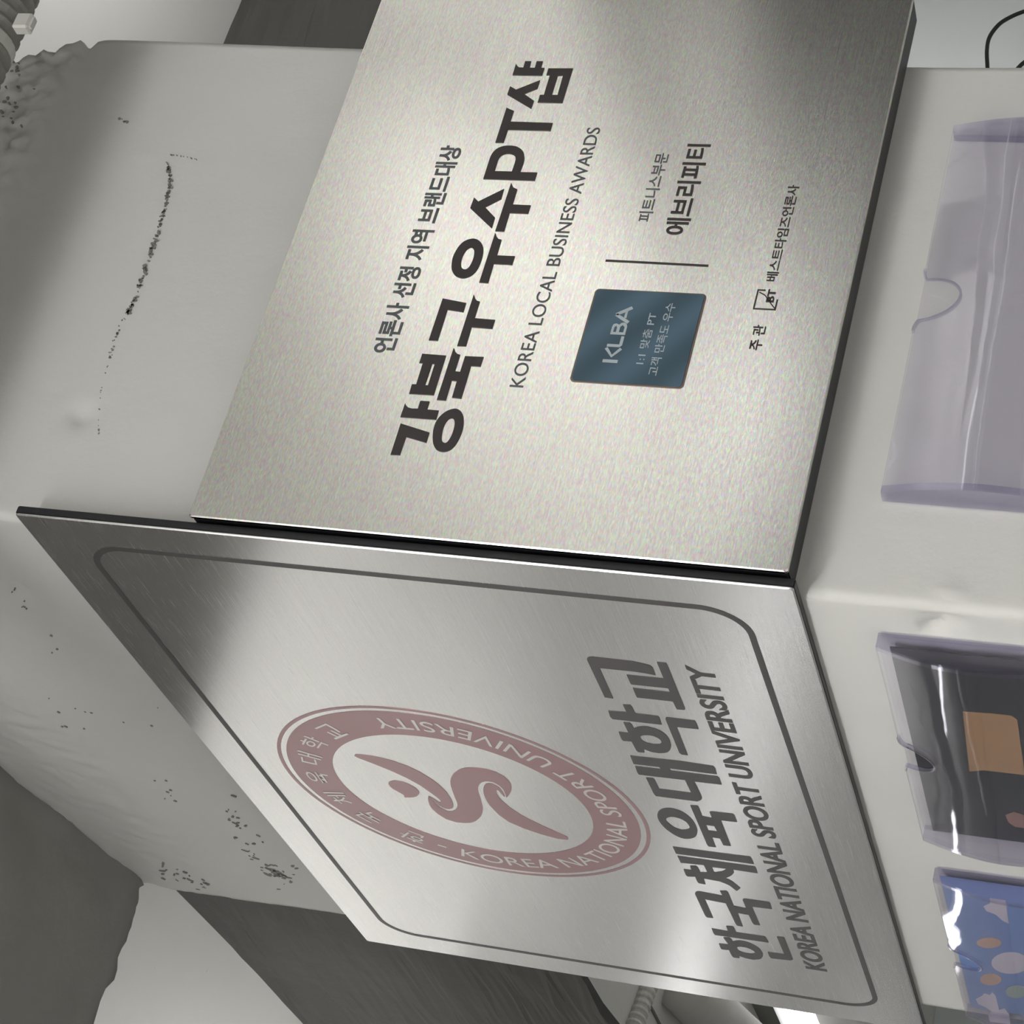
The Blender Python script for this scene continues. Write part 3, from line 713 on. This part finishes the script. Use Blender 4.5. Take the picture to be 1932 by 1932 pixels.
def lamp(x0, x1, y0, y1, z, k, label, group, tint=(1, .995, .985)):
    # a pendant batten: opal diffuser lit on all sides under a narrow housing, hung on two rods
    t = thing('ceiling_lamp', W(((x0+x1)/2, (y0+y1)/2, z)), label, 'lamp', group)
    xm, ym = (x0+x1)/2, (y0+y1)/2; along_y = (y1-y0) > (x1-x0)
    slab('diffuser', (x0, y0, z-(.10 if min(x1-x0, y1-y0) > .15 else .07)), (x1, y1, z), lamp_mat(k, tint), t)
    if along_y: slab('housing', (xm-.05, y0, z), (xm+.05, y1, z+.05), M['housing'], t)
    else: slab('housing', (x0, ym-.05, z), (x1, ym+.05, z+.05), M['housing'], t)
    for f in (.15, .85):
        cx, cy = (xm, y0+(y1-y0)*f) if along_y else (x0+(x1-x0)*f, ym)
        bm = bmesh.new(); tube(bm, [(cx, cy, z+.05), (cx, cy, CZ)], .012, 8); link('rod', bm, M['housing'], t)
    return t
# the lit lamp seen beyond the plaque: runs along the pillar's left face direction
q = [hit(1485, 1908, 2, 2.42), hit(1519, 1911, 2, 2.42), hit(1458, 1902, 2, 2.5)]
far = thing('ceiling_lamp', W((q[0].x+.12, 13.7, 2.42)), 'bright linear lamp on the ceiling at the left end of the university plaque', 'lamp')
slab('diffuser', (q[0].x, 10.9, 2.38), (q[0].x+.24, 16.5, 2.44), lamp_mat(K_FAR), far)
slab('housing', (q[2].x-.05, 10.9, 2.46), (q[2].x+.10, 16.5, CZ), simple('grey_rail', (.16, .16, .155), .5), far)
G = 'ceiling lamps behind the camera'
ZL = 2.25
lamp(-4.6, .1, -4.0, -3.0, ZL, K_A, 'linear ceiling lamp in front of the pillar, parallel to the award plaque', G)
lamp(-5.4, -4.9, -7.0, 0.0, ZL, K_B, 'linear ceiling lamp left of the pillar, parallel to the university plaque', G)
lamp(-3.2, 1.0, -9.2, -8.9, ZL, K_E, 'unseen fill lamp added far in front of the pillar', G)  # added frontal fill for the right pillar face
lamp(-8.5, -.6, 8.16, 8.28, ZL, K_D, 'linear ceiling lamp across the room beyond the left beam', G)
lamp(1.5, 5.6, -7.32, -7.21, ZL, K_D*.6, 'linear ceiling lamp across the room in front of the award plaque', G)
for (x, y), wd in (((-9, 3), 'left rear'), ((-8, -7), 'left front'), ((-2, 15), 'far rear'), ((5.6, 8.5), 'far right rear'), ((-2, -11), 'front')):
    lamp(x-.2, x+.2, y-1.6, y+1.6, ZL, K_E, 'unseen fill lamp added in the %s part of the room' % wd, G)  # out-of-view lamps added to raise the general fill
def fill_uplight(x, y, z, k, w, label):  # unseen lights added to brighten the ceiling and the plaque reflections
    t = thing('fill_uplight', W((x, y, z)), label, 'lamp', 'unseen fill lights added below the ceiling')
    slab('tray', (x-w/2, y-1.2, z-.05), (x+w/2, y+1.2, z), M['housing'], t)
    slab('diffuser', (x-w/2+.03, y-1.17, z), (x+w/2-.03, y+1.17, z+.02), lamp_mat(k), t)
    for f in (-.8, .8):
        bm = bmesh.new(); tube(bm, [(x, y+f, z+.02), (x, y+f, CZ)], .012, 8); link('rod', bm, M['housing'], t)
for x, y, k, wd in ((3.6, -3.5, K_U*1.0, 'in front of the award plaque'), (4.6, -5.2, K_U*1.1, 'farther out in front of the award plaque'), (5.7, -7.3, K_U*1.2, 'far in front of the award plaque'), (3.0, -6.8, K_U*.25, 'in the middle of the front of the room'), (-2.4, 6.0, K_U*.5, 'beyond the left beam'),
                    (-4.6, 9.6, K_U*.4, 'far beyond the left beam'), (-.5, 5.0, K_U*1.2, 'just beyond the left beam'), (-2.0, 3.2, K_U*.5, 'close to the left beam'), (2.8, .3, K_U*.8, 'at the right of the pillar'), (4.6, 10, K_U*.5, 'in the far right of the room')):
    fill_uplight(x, y, 1.75 if y < 9.9 else 1.5, k, .5, 'unseen fill light added %s' % wd)

# cable hanging beyond the right side of the pillar
pts = [hit(x, y, 1, 1.5) for x, y in [(1863, 150), (1863, 127), (1862, 95), (1867, 70), (1884, 47), (1905, 33), (1934, 21), (1975, 10), (2010, 30), (1990, 70), (1950, 105), (1925, 124), (1905, 150)]]
bm = bmesh.new(); tube(bm, catmull(pts, 8), .0046, 8)
tag(link('black_cable', bm, M['rubber'], smooth=True), 'black cable looping in front of the pale wall right of the pillar', 'cable')

# dropped soffit at the right of the room, seen only as the dark part of the award plaque's reflection
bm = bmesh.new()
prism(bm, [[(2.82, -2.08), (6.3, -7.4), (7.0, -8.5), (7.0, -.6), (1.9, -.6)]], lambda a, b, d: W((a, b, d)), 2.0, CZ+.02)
struct(slab('added_panel', (6.93, -13.9, -.6), (7.0, -1.2, 2.0), plaster('dark_reflection_panel', (.15, .147, .143), .05, .3)))  # unseen dark panel added to darken the award plaque's reflection
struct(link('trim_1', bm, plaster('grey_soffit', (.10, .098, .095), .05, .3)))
bpy.context.view_layer.update()
